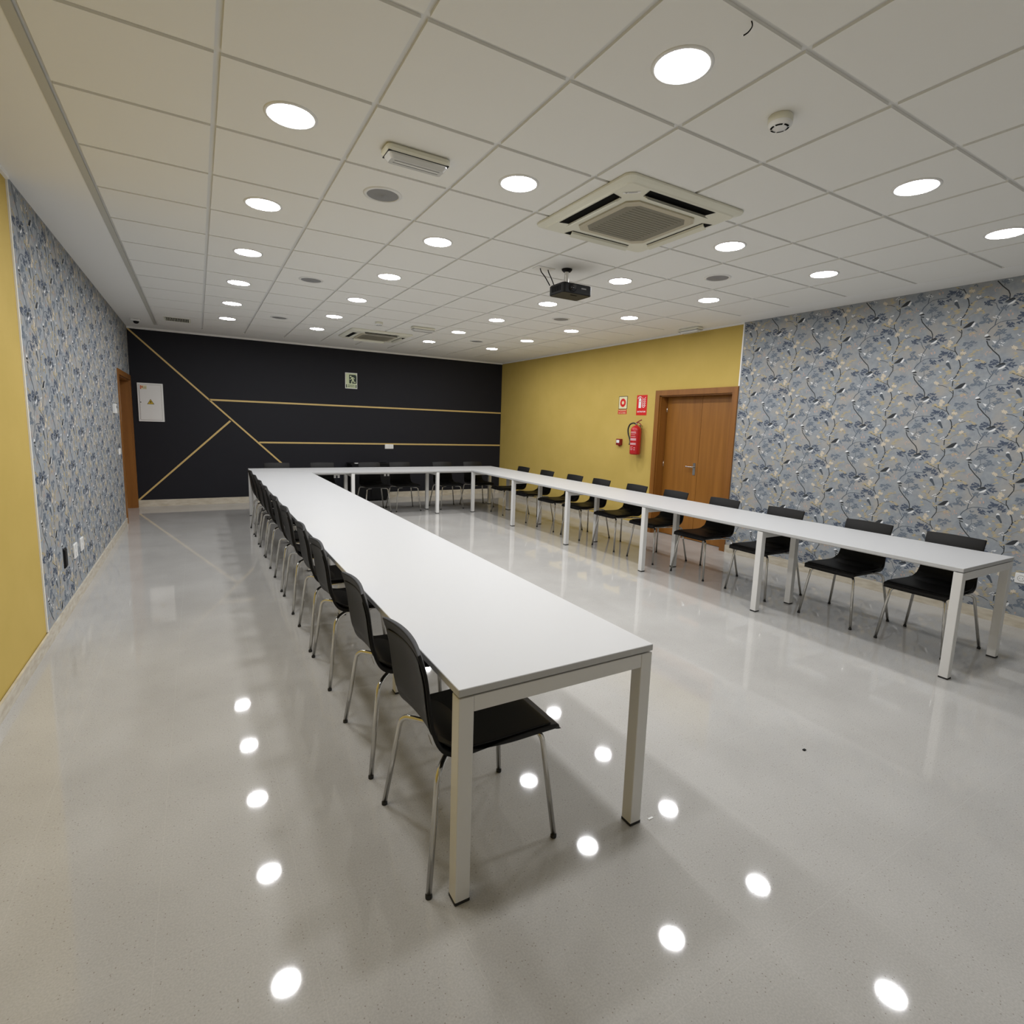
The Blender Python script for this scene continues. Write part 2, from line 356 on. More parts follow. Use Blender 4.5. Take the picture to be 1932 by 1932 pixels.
for kind, pts in LV.items():
    for (x, y) in pts:
        x /= 1000; y /= 1000
        if kind in ('navy', 'grey'):
            for q in range(2):
                CELL.append(('p', 2, leaf_poly(x+rr.uniform(-.004, .004)+q*.011, y+rr.uniform(-.004, .004)-q*.006, rr.choice([.6, 1.0, -.5, 2.2, .3])+rr.uniform(-.3, .3), .029, .0115), kind, 0))
        elif kind == 'yel':
            for q in range(3):
                CELL.append(('p', 2, leaf_poly(x+rr.uniform(-.011, .011), y+rr.uniform(-.007, .007), rr.choice([.2, .5, -.2, 2.7])+rr.uniform(-.3, .3), .027, .0068), kind, 0))
        elif kind == 'cream':
            for q in range(5):
                a = q*1.257+x*50; CELL.append(('p', 2, leaf_poly(x+.009*math.cos(a), y+.009*math.sin(a), a, .017, .010), 'cream_p', 0))
        elif kind == 'pink':
            for q in range(2):
                CELL.append(('p', 2, leaf_poly(x+rr.uniform(-.008, .008), y+rr.uniform(-.008, .008), rr.uniform(0, 3), .018, .006), 'pink', 0))
        else:
            for q in range(2):
                CELL.append(('p', 3, leaf_poly(x+q*.006-.003, y+rr.uniform(-.005, .005), .7, .0085, .007), 'W', 0))
def wallpaper(mb, Wl, s_ref, t_ref, s0, s1, t0, t1, holes, d0):
    n0 = int((s0-s_ref)/.5223)-2; n1 = int((s1-s_ref)/.5223)+2
    for n in range(n0, n1+1):
        for k in range(-8, 9):
            ox = s_ref+.5223*n; oy = t_ref-.2635*n+.527*k+.527*round(.5*n)
            if oy < t0-.5 or oy > t1+.5: continue
            for ix, (kd, ly, pts, c, wd) in enumerate(CELL):
                dd = d0+.00035*ly+(ix % 20)*1.6e-5
                q = [(ox+a, oy+b) for a, b in pts]
                if any(a < s0+.004 or a > s1-.004 or b < t0+.004 or b > t1-.004 for a, b in q):
                    if kd == 's':
                        q = [(a, b) for a, b in q if s0+.004 < a < s1-.004 and t0+.004 < b < t1-.004]
                        if len(q) < 2: continue
                    else: continue
                if any(h[0] < a < h[1] and h[2] < b < h[3] for h in holes for a, b in q): continue
                if kd == 's': Wl.stroke(mb, q, wd, M[c], dd)
                else: Wl.poly(mb, q, M[c], dd)

# left wall
TH = .22
LD0, LD1, LDT = 9.165, 10.64, 2.055         # left door opening
YP = 4.465
mb = MB()
mb.box(XL-TH, XL-.006, YF-.2, YP, 0, H+.02, M['yellow'])
mb.box(XL-TH, XL, YP, LD0, 0, H+.02, M['paper'])
mb.box(XL-TH, XL, LD0, LD1, LDT, H+.02, M['paper'])
mb.box(XL-TH, XL, LD1, YB+.2, 0, H+.02, M['paper'])
wallpaper(mb, WL, 4.93, 2.764, YP, YB, .09, H, [(LD0-.08, LD1+.2, 0, LDT+.09)], 0)
struct(mb.build('wall_left'))
# right wall
RD0, RD1, RDT = 4.615, 5.875, 2.045
YQ = 4.534
mb = MB()
mb.box(XR, XR+TH, YF-.2, YQ, 0, H+.02, M['paper'])
mb.box(XR+.006, XR+TH, YQ, RD0, 0, H+.02, M['yellow'])
mb.box(XR+.006, XR+TH, RD0, RD1, RDT, H+.02, M['yellow'])
mb.box(XR+.006, XR+TH, RD1, YB+.2, 0, H+.02, M['yellow'])
wallpaper(mb, WR, -2.754, 2.807, -YQ, 1.2, .09, H, [], 0)
struct(mb.build('wall_right'))
# back wall with its gold strips
mb = MB(); mb.box(XL-TH, XR+TH, YB, YB+.2, 0, H+.02, M['dark']); bw = struct(mb.build('wall_back'))
mb = MB()
for pts in ([(-.905, 2.866), (1.93, .105)], [(.498, 1.458), (-.903, .105)], [(.185, 1.806), (5.88, 1.806)], [(.945, 1.088), (5.88, 1.088)]):
    (a, b), (c, d) = pts; L = math.hypot(c-a, d-b); nx, ny = -(d-b)/L*.0145, (c-a)/L*.0145
    q = [(a+nx, b+ny), (c+nx, d+ny), (c-nx, d-ny), (a-nx, b-ny)]
    q = [(max(x, XL+.001), min(y, H-.002)) for x, y in q]
    vs = [WB.p(x, y, dd) for dd in (0, .006) for x, y in q]
    mb.add(vs, [[4, 5, 6, 7], [0, 1, 5, 4], [1, 2, 6, 5], [2, 3, 7, 6], [3, 0, 4, 7]], M['gold'])
gs = mb.build('gold_strips', bw); gs['label'] = 'thin gold strips forming a broken diamond'
mb = MB(); mb.box(XL-TH, XR+TH, YF-.3, YF, 0, H+.02, M['plaster']); struct(mb.build('wall_front_bounce'))  # unseen wall, made white and set close behind the camera to bounce light
# skirting
mb = MB(); mb.box(XL, XL+.012, YF, LD0-.07, 0, .088, M['stone']); struct(mb.build('baseboard_left'))
mb = MB(); mb.box(XR-.012, XR, YF, RD0-.075, 0, .095, M['stone']); mb.box(XR-.012, XR+.004, RD1+.075, YB, 0, .095, M['stone']); struct(mb.build('baseboard_right'))
mb = MB(); mb.box(XL+.012, XR-.012, YB-.012, YB, 0, .112, M['stone']); struct(mb.build('baseboard_back'))
# cornice and edge beads
mb = MB(); mb.box(XL, XR, YB-.028, YB, H-.028, H, M['plaster']); struct(mb.build('trim_2'))
mb = MB(); mb.box(XR-.012, XR+.006, YQ, YB-.028, H-.02, H, M['plaster']); struct(mb.build('trim_3'))
mb = MB(); mb.box(XR-.004, XR+.006, YQ-.004, YQ+.014, 2.125, H-.02, M['plaster']); struct(mb.build('trim_4'))
mb = MB(); mb.box(XL-.006, XL+.003, YP-.012, YP+.002, .09, H, M['plaster']); struct(mb.build('trim_5'))
mb = MB(); mb.box(XL-.006, XL+.012, YF, YP-.012, H-.022, H, M['plaster']); struct(mb.build('trim_6'))

# right double door
d1 = bpy.data.objects.new('door_1', None); C.objects.link(d1); d1.location = (XR, 5.245, 0); struct(d1)
def wr(x): return x-XR
mb = MB()
for y0, y1 in ((RD0-.08, RD0), (RD1, RD1+.08)): mb.box(-.018, .008, y0-5.245, y1-5.245, 0, RDT, M['door_frame'])
mb.box(-.018, .008, RD0-.08-5.245, RD1+.08-5.245, RDT, RDT+.075, M['door_frame'])
for y0, y1 in ((RD0-.001, RD0+.016), (RD1-.016, RD1+.001)): mb.box(.006, TH-.01, y0-5.245, y1-5.245, 0, RDT, M['door_frame'])
mb.box(.006, TH-.01, RD0-5.245, RD1-5.245, RDT-.016, RDT+.001, M['door_frame'])
mb.build('door_frame', d1)
split = 5.215
for y0, y1, nm in ((RD0+.018, split-.002, 'narrow'), (split+.002, RD1-.018, 'wide')):
    mb = MB(); mb.rbox(.145, .185, y0-5.245, y1-5.245, .006, RDT-.018, M['door'], r=.003, axis='x', seg=2)
    lf = mb.build('door_leaf', d1)
    if nm == 'wide':
        mb = MB(); hy = split+.055-5.245
        mb.box(.138, .146, hy-.022, hy+.022, .93, 1.10, M['chrome'])
        mb.tube([(.14, hy, 1.045), (.095, hy, 1.045)], .011, M['chrome'])
        mb.tube(smooth_path([(.098, hy, 1.045), (.094, hy+.02, 1.045), (.094, hy+.12, 1.043)]), .009, M['chrome'])
        h = mb.build('door_handle', lf); h['label'] = 'brushed metal lever handle on plate'
        for z in (.25, 1.05, 1.85):
            mb = MB(); mb.tube([(.142, y1-5.245+.004, z-.04), (.142, y1-5.245+.004, z+.04)], .007, M['chrome']); mb.build('hinge', lf)
# left door, deep in the wallpapered wall by the corner
d2 = bpy.data.objects.new('door_2', None); C.objects.link(d2); d2.location = (XL, 9.9, 0); struct(d2)
mb = MB()
mb.box(-.008, .016, LD0-.07-9.9, LD0-9.9, 0, LDT, M['door_frame']); mb.box(-.008, .016, LD1-9.9, LD1+.07-9.9, 0, LDT, M['door_frame'])
mb.box(-.008, .016, LD0-.07-9.9, LD1+.07-9.9, LDT, LDT+.075, M['door_frame'])
mb.box(-TH, -.004, LD0-.002-9.9, LD0+.014-9.9, 0, LDT, M['door_frame']); mb.box(-TH, -.004, LD1-.014-9.9, LD1+.002-9.9, 0, LDT, M['door_frame'])
mb.box(-TH, -.004, LD0-9.9, LD1-9.9, LDT-.014, LDT+.002, M['door_frame'])
mb.build('door_frame', d2)
mb = MB(); mb.rbox(-.19, -.15, LD0+.016-9.9, LD1-.016-9.9, .006, LDT-.016, M['door'], r=.003, axis='x', seg=2); lf = mb.build('door_leaf', d2)
mb = MB(); mb.tube([(-.152, -.66, 1.02), (-.105, -.66, 1.02)], .010, M['chrome']); mb.tube([(-.108, -.66, 1.02), (-.108, -.55, 1.02)], .009, M['chrome']); mb.build('door_handle', lf)

# ================================================================== TABLES
def long_table(name, label, x0, x1, y0, y1, frames, along, inner, brackets=()):
    """along: axis of the length; inner: which long side ('lo'/'hi') carries the flush inset legs"""
    cx, cy = (x0+x1)/2, (y0+y1)/2
    t = thing(name, label, 'table', (cx, cy, 0), 0, 'white meeting tables set in a U')
    mb = MB(); mb.rbox(x0-cx, x1-cx, y0-cy, y1-cy, ZT-.025, ZT, M['table'], r=.004, axis='z', seg=2); mb.build('tabletop', t)
    a0, a1 = (y0, y1) if along == 'y' else (x0, x1)
    b0, b1 = (x0, x1) if along == 'y' else (y0, y1)
    LZ, L = ZT-.031, .052
    def P(a, b): return (b-cx, a-cy) if along == 'y' else (a-cx, b-cy)
    def bx(mb, A0, A1, B0, B1, z0, z1, m, r=.003):
        p, q = P(A0, B0), P(A1, B1); xs = sorted((p[0], q[0])); ys = sorted((p[1], q[1]))
        mb.rbox(xs[0], xs[1], ys[0], ys[1], z0, z1, m, r=r, axis='z', seg=2)
    for k, (a, end) in enumerate(frames):
        A0, A1 = (a, a+L) if end == 'lo' else (a-L, a) if end == 'hi' else (a-L/2, a+L/2)
        if end: B = (b0+.002, b1-.002)
        elif inner == 'lo': B = (b0+.002, b0+.542)
        else: B = (b1-.542, b1-.002)
        for (c0, c1) in ((B[0], B[0]+L), (B[1]-L, B[1])):
            mb = MB(); bx(mb, A0, A1, c0, c1, .010, LZ, M['frame']); lg = mb.build('leg', t)
            mb = MB(); bx(mb, A0-.001, A1+.001, c0-.001, c1+.001, 0, .011, M['rubber']); f = mb.build('foot_pad', lg); f['label'] = 'black rubber foot pad'
        mb = MB(); bx(mb, A0+.001, A1-.001, B[0]+L, B[1]-L, LZ-.052, LZ, M['frame']); mb.build('cross_beam', t)
    for b in (b0+.15, b1-.19):
        if inner == 'lo': bb = b0+.15 if b < (b0+b1)/2 else b0+.40
        else: bb = b1-.19 if b > (b0+b1)/2 else b1-.44
        mb = MB(); bx(mb, a0+L+.01, a1-L-.01, bb, bb+.035, ZT-.058, ZT-.025, M['frame']); mb.build('rail', t)
    for a, b in brackets:                                     # white cable clips hanging under the top
        mb = MB()
        bx(mb, a-.045, a-.012, b, b+.006, .625, ZT-.055, M['white'], .001); bx(mb, a+.012, a+.045, b, b+.006, .625, ZT-.055, M['white'], .001)
        bx(mb, a-.012, a+.012, b, b+.006, .665, ZT-.055, M['white'], .001); mb.build('cable_clip', t)
    return t
XA0, XA1, XB0, XB1, Y0, Y1, Y2 = .648, 1.450, 4.120, 4.920, 1.395, 8.535, 9.30
fy = [2.835, 4.245, 5.665, 7.08]
long_table('meeting_table', 'long white meeting table in the foreground with black chairs on its left side', XA0, XA1, Y0, Y1-.001, [(Y0+.001, 'lo')]+[(y, '') for y in fy]+[(Y1-.002, 'hi')], 'y', 'hi')
long_table('meeting_table', 'long white meeting table on the right in front of the flowered wallpaper', XB0, XB1, Y0+.01, Y1-.001, [(Y0+.011, 'lo')]+[(y+.005, '') for y in fy]+[(Y1-.002, 'hi')], 'y', 'lo')
long_table('meeting_table', 'white meeting table closing the far end of the U before the charcoal wall', XA0, XB1, Y1+.001, Y2+.03, [(XA0+.001, 'lo'), (2.075, ''), (3.50, ''), (XB1-.001, 'hi')], 'x', 'lo', [(1.87, 8.75), (2.72, 8.9)])

# ================================================================== CHAIRS
def shell_grid(prof, off=0.0, ws=1.0, thick=.03):
    n = [-1, -.975, -.86, -.5, 0, .5, .86, .975, 1]
    P = [Vector((0, y, z)) for y, z, w_, c in prof]; rows_i, rows_o = [], []
    for i, (y, z, wd, c) in enumerate(prof):
        t = (P[min(i+1, len(P)-1)]-P[max(i-1, 0)]).normalized(); nr = Vector((0, -t.z, t.y))      # towards the sitter
        if nr.y*0+nr.z < 0 and i < 6: nr = -nr
        ri, ro = [], []
        for s in n:
            lift = c*(s*s); th = thick*(.50+.50*math.sqrt(1-.85*s*s))*(1 if i < 8 else .62)
            p = Vector((s*wd*ws, y, z))+nr*(lift+off)
            ri.append(p); ro.append(p-nr*th)
        rows_i.append(ri); rows_o.append(ro)
    return rows_i, rows_o
def shell_mesh(prof, mat_, off=0.0, ws=1.0, thick=.03):
    I, O = shell_grid(prof, off, ws, thick); nr, nc = len(I), len(I[0]); mb = MB()
    vs = [p for r in I for p in r]+[p for r in O for p in r]; k = nr*nc; fs = []
    for i in range(nr-1):
        for j in range(nc-1):
            a = i*nc+j; fs.append([a, a+1, a+nc+1, a+nc]); fs.append([k+a, k+a+nc, k+a+nc+1, k+a+1])
    for i in range(nr-1):
        a = i*nc; fs.append([a, a+nc, k+a+nc, k+a]); a = i*nc+nc-1; fs.append([a, k+a, k+a+nc, a+nc])
    for j in range(nc-1):
        a = j; fs.append([a, k+a, k+a+1, a+1]); a = (nr-1)*nc+j; fs.append([a, a+1, k+a+1, k+a])
    mb.add(vs, fs, mat_, True); return mb
PROF = [(.272, .426, .200, 0), (.273, .432, .204, 0), (.270, .448, .208, 0), (.252, .458, .212, .0), (.150, .456, .214, .003), (.03, .448, .212, .006), (-.09, .441, .208, .010),
        (-.150, .446, .204, .013), (-.188, .470, .200, .016), (-.206, .515, .190, .018), (-.214, .570, .186, .022), (-.221, .640, .187, .024),
        (-.229, .710, .189, .023), (-.241, .765, .191, .024), (-.255, .805, .192, .023), (-.2585, .816, .1915, .023), (-.260, .820, .191, .023)]
PAD = [(.240, .459, .205, 0), (.150, .457, .205, .003), (.03, .449, .203, .006), (-.09, .443, .198, .010), (-.150, .448, .195, .013), (-.186, .472, .190, .016),
       (-.204, .517, .181, .018), (-.212, .572, .177, .022), (-.220, .642, .180, .024), (-.227, .705, .179, .023), (-.236, .750, .179, .023), (-.245, .782, .178, .023)]
def make_chair(label):
    t = thing('stacking_chair', label, 'chair')
    sh = shell_mesh(PROF, M['hide'], thick=.030).build('seat_shell', t)
    pd = shell_mesh(PAD, M['hide'], off=.006, thick=.012).build('seat_pad', t)
    for o in (sh, pd):
        md = o.modifiers.new('sub', 'SUBSURF'); md.levels = 2; md.render_levels = 2
    mb = MB(); mb.box(-.006, .006, -.2468, -.2445, .50, .545, M['frame'])
    mb = MB(); s_, = (1,)
    mb.add([(.150, -.2155, .478), (.168, -.2150, .478), (.168, -.2275, .518), (.150, -.2280, .518)], [[0, 1, 2, 3]], M['grey_mesh'])
    mb.build('care_tag', t)
    # under-seat frame
    mb = MB()
    for s in (-1, 1): mb.tube([(s*.10, .19, .412), (s*.10, -.13, .400)], .009, M['chrome'])
    mb.tube([(-.11, .02, .404), (.11, .02, .404)], .009, M['chrome']); mb.build('seat_frame', t)
    for s in (-1, 1):
        for fr in (1, 0):
            if fr: pts = [(s*.09, .17, .412), (s*.145, .197, .413), (s*.166, .207, .408), (s*.177, .213, .393), (s*.181, .217, .368), (s*.219, .256, .012)]
            else: pts = [(s*.09, -.12, .402), (s*.150, -.170, .402), (s*.178, -.192, .397), (s*.192, -.205, .380), (s*.197, -.211, .352), (s*.248, -.255, .012)]
            P = smooth_path(pts[:5], 4)+[Vector(pts[5])]
            mb = MB(); mb.tube(P, .0103, M['chrome'], n=12); lg = mb.build('leg', t)
            x, y = pts[5][:2]
            mb = MB(); mb.lathe(x, y, [(.0112, 0), (.0118, .003), (.0116, .013), (.0100, .015)], M['rubber'], n=12, closed=True)
            f = mb.build('foot_cap', lg); f['label'] = 'black plastic foot cap'
    return t
def place(fn, first, loc, rz, label, group):
    if first is None:
        o = fn(label); o.location = loc; o.rotation_euler = (0, 0, rz); o['group'] = group; return o
    return dup(first, loc, rz, label, group)
chair0 = None
left_y = [1.715, 2.395, 3.27, 3.86, 4.65, 5.29, 6.14, 6.71, 7.35, 7.98]
for k, y in enumerate(left_y):
    w_ = 'nearest, at its front end' if k == 0 else '%s from its front end' % ORD[k]
    if k == 9: w_ = 'last, at its far end'
    o = place(make_chair, chair0, (.845-.003*(k > 4), y, 0), -math.pi/2+rnd.uniform(-.015, .015), 'black chair left of the foreground table, '+w_, 'chairs along the foreground table')
    chair0 = chair0 or o
right_y = [1.79, 2.415, 3.185, 3.905, 4.62, 5.30, 6.03, 6.665, 7.44, 8.20]
wh = ['nearest, at its near end', 'second from its near end', 'third from its near end', 'fourth from its near end, by the door edge',
      'fifth from its near end, before the door', 'sixth from its near end, below the extinguisher', 'seventh from its near end', 'eighth from its near end',
      'ninth from its near end', 'last, by the far corner']
for k, y in enumerate(right_y):
    dup(chair0, (4.728, y, 0), math.pi/2+rnd.uniform(-.015, .015), 'black chair behind the right-hand table, '+wh[k], 'chairs along the right-hand table')
wb = ['first from the left', 'second from the left', 'third from the left, in front of the black cabinet', 'fourth from the left', 'fifth from the left', 'last one on the right']
for k, x in enumerate([1.08, 1.77, 2.57, 3.11, 3.93, 4.56]):
    dup(chair0, (x, 9.148, 0), math.pi+rnd.uniform(-.02, .02), 'black chair along the charcoal wall, '+wb[k], 'chairs along the far table')

# ================================================================== CEILING FITTINGS
def tile(i, j): return (GX+T*(i+.5), GY+T*(j+.5), H)
def downlight(label):
    t = thing('downlight', label, 'ceiling light')
    mb = MB(); mb.lathe(0, 0, [(.0975, .002), (.0975, -.003), (.101, -.006), (.110, -.005), (.1145, -.001), (.1145, .002)], M['white'], n=48); mb.build('trim_ring', t)
    mb = MB(); mb.lathe(0, 0, [(.0980, -.0035), (.06, -.0035), (.0005, -.0035)], M['lamp'], n=48)
    mb.f = [f[::-1] for f in mb.f]; d = mb.build('diffuser', t); d['label'] = 'glowing white round diffuser'
    return t
cols = {1: 'leftmost column', 3: 'second column from the left', 6: 'third column from the left', 8: 'rightmost column'}
jn = {11: 'closest to the charcoal wall', 9: 'second from the charcoal wall', 7: 'third from the charcoal wall', 5: 'fourth from the charcoal wall', 3: 'fifth from the charcoal wall', 1: 'sixth from the charcoal wall', -1: 'seventh from the charcoal wall', -3: 'eighth from the charcoal wall'}
dl = None
for i in (1, 3, 6, 8):
    for j in (11, 9, 7, 5, 3, 1, -1):  # last row runs out of frame; its unseen lamps are added for light
        lb = 'lit round ceiling light, %s in the %s' % (jn[j], cols[i])
        if dl is None: dl = downlight(lb); dl['group'] = 'round recessed downlights'; dl.location = tile(i, j)
        else: dup(dl, tile(i, j), 0, lb, 'round recessed downlights')
def ceiling_speaker(label):
    t = thing('ceiling_speaker', label, 'speaker')
    mb = MB(); mb.lathe(0, 0, [(.093, .001), (.093, -.006), (.100, -.009), (.112, -.006), (.116, .001)], M['white'], n=40); mb.build('trim_ring', t)
    mb = MB(); mb.lathe(0, 0, [(.0935, -.004), (.06, -.007), (.009, -.008), (.008, -.0095), (.0005, -.010)], M['grey_mesh'], n=40); mb.f = [f[::-1] for f in mb.f]; g_ = mb.build('grille', t); g_['label'] = 'grey perforated grille'
    return t
sp = None
for i, j, w_ in ((2, 2, 'beside the near emergency light, the closest of the left row'), (2, 6, 'the middle one of the left row'), (2, 10, 'the farthest of the left row'),
                 (7, 2, 'the closest of the right row, beside the lights near the wallpaper'), (7, 6, 'the middle one of the right row'), (7, 10, 'the farthest of the right row')):
    lb = 'round grey ceiling speaker, '+w_
    if sp is None: sp = ceiling_speaker(lb); sp['group'] = 'round ceiling speakers'; sp.location = tile(i, j)
    else: dup(sp, tile(i, j), 0, lb, 'round ceiling speakers')
def smoke(label):
    t = thing('smoke_detector', label, 'smoke detector')
    mb = MB(); mb.lathe(0, 0, [(.047, 0), (.050, -.004), (.050, -.026), (.048, -.029)], M['cream_plastic'], n=32); mb.build('base', t)
    mb = MB(); mb.lathe(0, 0, [(.049, -.028), (.050, -.032), (.046, -.040), (.036, -.046), (.0005, -.047)], M['white'], n=32); hd = mb.build('head', t)
    mb = MB()
    for k in range(6):
        vs = []; n = 5
        for q in range(n+1):
            a = k*math.pi/3+.10+q*.85/n
            vs += [(.030*math.cos(a), .030*math.sin(a), -.0478), (.038*math.cos(a), .038*math.sin(a), -.0458)]
        mb.add(vs, [[2*q, 2*q+2, 2*q+3, 2*q+1] for q in range(n)], M['dark_void'])
    sl = mb.build('vent_slots', hd); sl['label'] = 'black curved vent slots'
    return t
s0 = smoke('white smoke detector on the ceiling tile in the near right part of the room'); s0.location = tile(4, -1); s0['group'] = 'smoke detectors'
dup(s0, tile(4, 9), 0, 'small white smoke detector in front of the far air conditioning panel', 'smoke detectors')
def emergency(label):
    t = thing('emergency_light', label, 'emergency light')
    mb = MB(); mb.rbox(-.170, .170, -.062, .062, -.035, 0, M['cream_plastic'], r=.028, axis='z', seg=5); mb.build('housing', t)
    mb = MB()
    def ring(hx, hy, r, z):
        out = []
        for cx, cy, t0 in ((hx-r, hy-r, 0), (-hx+r, hy-r, 90), (-hx+r, -hy+r, 180), (hx-r, -hy+r, 270)):
            for k in range(5): a = math.radians(t0+90*k/4); out.append((cx+r*math.cos(a), cy+r*math.sin(a), z))
        return out
    L = [ring(.158, .050, .022, -.0345), ring(.156, .048, .022, -.045), ring(.140, .034, .014, -.062)]; n = len(L[0])
    mb.add(sum(L, []), [[j*n+k, (j+1)*n+k, (j+1)*n+(k+1) % n, j*n+(k+1) % n] for j in range(2) for k in range(n)]+[[2*n+k for k in range(n)][::-1]], M['clear'])
    cv = mb.build('cover', t); cv['label'] = 'clear ribbed plastic cover'
    mb = MB(); mb.box(-.160, .160, -.052, .052, -.0375, -.0335, M['rubber']); mb.build('gasket', t)
    mb = MB(); mb.box(-.115, .115, -.010, .000, -.0632, -.0615, M['white']); mb.box(-.12, .12, .008, .011, -.0632, -.0615, M['grey_mesh']); mb.box(-.12, .12, -.020, -.017, -.0632, -.0615, M['grey_mesh']); mb.build('tube_lamp', cv)
    return t
e0 = emergency('oblong unlit emergency light between two tiles rows near the closest ceiling speaker'); e0.location = (1.023, 2.845, H); e0['group'] = 'emergency lights'
e0['label'] = 'oblong unlit emergency light, the nearest, close to a round grey speaker'
dup(e0, (2.86, 7.62, H), 0, 'oblong unlit emergency light next to the far air conditioning panel', 'emergency lights')
dup(e0, (5.69, 5.22, H), math.pi/2, 'oblong unlit emergency light at the ceiling edge above the wooden double door', 'emergency lights')

def aircon(label):
    t = thing('ceiling_air_conditioner', label, 'air conditioner')
    def ring(h, r, z, seg=6):
        out = []
        for cx, cy, t0 in ((h-r, h-r, 0), (-h+r, h-r, 90), (-h+r, -h+r, 180), (h-r, -h+r, 270)):
            for k in range(seg+1): a = math.radians(t0+90*k/seg); out.append((cx+r*math.cos(a), cy+r*math.sin(a), z))
        return out
    mb = MB(); L = [ring(.470, .045, .001), ring(.475, .05, -.006), ring(.473, .05, -.014), ring(.455, .045, -.022), ring(.432, .035, -.028), ring(.424, .033, -.034)]; n = len(L[0])
    mb.add(sum(L, []), [[j*n+k, (j+1)*n+k, (j+1)*n+(k+1) % n, j*n+(k+1) % n] for j in range(len(L)-1) for k in range(n)]+[[5*n+k for k in range(n)][::-1]], M['cream_plastic'])
    mb.build('panel', t)
    def octo(h, c, z): return [(h, h-c, z), (h-c, h, z), (-h+c, h, z), (-h, h-c, z), (-h, -h+c, z), (-h+c, -h, z), (h-c, -h, z), (h, -h+c, z)]
    mb = MB(); L = [octo(.283, .055, -.033), octo(.283, .055, -.043), octo(.268, .052, -.046), octo(.245, .060, -.044)]; n = 8
    mb.add(sum(L, []), [[j*n+k, (j+1)*n+k, (j+1)*n+(k+1) % n, j*n+(k+1) % n] for j in range(3) for k in range(n)], M['beige'])
    gf = mb.build('grille_frame', t)
    mb = MB(); mb.add(octo(.247, .062, -.0435), [list(range(8))[::-1]], M['filter'])
    for k in range(-7, 8):
        mb.box(-.19, .19, k*.030-.0012, k*.030+.0012, -.0452, -.0435, M['filter'])
    gr = mb.build('intake_grille', t); gr['label'] = 'grey brown square intake grille'
    for k in range(4):
        a = k*math.pi/2; ca, sa = math.cos(a), math.sin(a)
        def rot(vs): return [(x*ca-y*sa, x*sa+y*ca, z) for x, y, z in vs]
        mb = MB(); v = [(-.270, -.412, -.0350), (.270, -.412, -.0350), (.250, -.336, -.0350), (-.250, -.336, -.0350)]
        mb.add(rot(v), [[3, 2, 1, 0]], M['dark_void']); sl = mb.build('air_slot', t); sl['label'] = 'dark open air slot'
        mb = MB()
        v = []
        for x in (-.250, .250):
            for (y, z) in ((-.345, -.036), (-.349, -.050), (-.372, -.066), (-.376, -.064), (-.354, -.047), (-.350, -.036)): v.append((x, y, z))
        mb.add(rot(v), [[q, (q+1) % 6, 6+(q+1) % 6, 6+q] for q in range(6)]+[[5, 4, 3, 2, 1, 0], [6, 7, 8, 9, 10, 11]], M['cream_plastic']); mb.build('air_flap', t)
    # corner badge
    mb = MB(); c = .325; u = Vector((1, -1, 0)).normalized(); n_ = Vector((1, 1, 0)).normalized()
    o_ = Vector((-.335, -.335, -.0352))
    def q(a, b): return o_+u*a+n_*b
    mb.add([q(-.05, -.012), q(.05, -.012), q(.05, .012), q(-.05, .012)], [[3, 2, 1, 0]], M['white']); bd = mb.build('badge', t)
    mb = MB()
    for (a, b) in ((-.030, 0), (-.034, -.006), (-.026, -.006)):
        p = [q(a-.003, b), q(a, b+.004), q(a+.003, b), q(a, b-.004)]; mb.add([v-Vector((0, 0, .0006)) for v in p], [[0, 1, 2, 3]], M['black'])
    mb.add([v-Vector((0, 0, .0006)) for v in (q(-.018, -.004), q(.032, -.004), q(.032, .000), q(-.018, .000))], [[3, 2, 1, 0]], M['black'])
    mb.build('badge_mark', bd)
    return t
ac = aircon('large square cream cassette air conditioner in the ceiling, the near one with grey grille'); ac.location = (2.50, 2.825, H); ac['group'] = 'cassette air conditioners'
dup(ac, (2.50, 8.80, H), 0, 'square cream cassette air conditioner at the far end near the charcoal wall', 'cassette air conditioners')

# projector
t = thing('projector', 'black projector hanging from a short metal ceiling mount', 'projector', (2.815, 3.955, 2.655))
mb = MB()
def rr_ring(hx, hy, r, z, seg=5):
    out = []
    for cx, cy, t0 in ((hx-r, hy-r, 0), (-hx+r, hy-r, 90), (-hx+r, -hy+r, 180), (hx-r, -hy+r, 270)):
        for k in range(seg+1): a = math.radians(t0+90*k/seg); out.append((cx+r*math.cos(a), cy+r*math.sin(a), z))
    return out
def loft(mb, L, m, smooth=False):
    n = len(L[0]); mb.add(sum(L, []), [[j*n+k, j*n+(k+1) % n, (j+1)*n+(k+1) % n, (j+1)*n+k] for j in range(len(L)-1) for k in range(n)]+[list(range(n))[::-1], [(len(L)-1)*n+k for k in range(n)]], m, smooth)
loft(mb, [rr_ring(.145, .105, .022, 0), rr_ring(.150, .110, .026, .006), rr_ring(.150, .110, .026, .074), rr_ring(.142, .102, .022, .084)], M['black']); bd = mb.build('body', t)
mb = MB(); mb.tube([(-.055, -.105, .044), (-.055, -.120, .044)], [.036, .034], M['black'], n=24); mb.tube([(-.055, -.119, .044), (-.055, -.1225, .044)], [.026, .026], M['glass'], n=24); ln = mb.build('lens', t); ln['label'] = 'round lens on the front face'
mb = MB()
for k in range(7): mb.box(-.1515, -.1495, -.07+k*.02, -.06+k*.02, .02, .065, M['dark_void'])
mb.build('side_vents', t)
mb = MB(); mb.box(.035, .085, -.1115, -.1095, .045, .055, M['grey_mesh']); mb.box(-.035, .03, -.06, -.045, -.0015, .0005, M['dark_void']); mb.build('front_mark', t)
mz = H-2.655
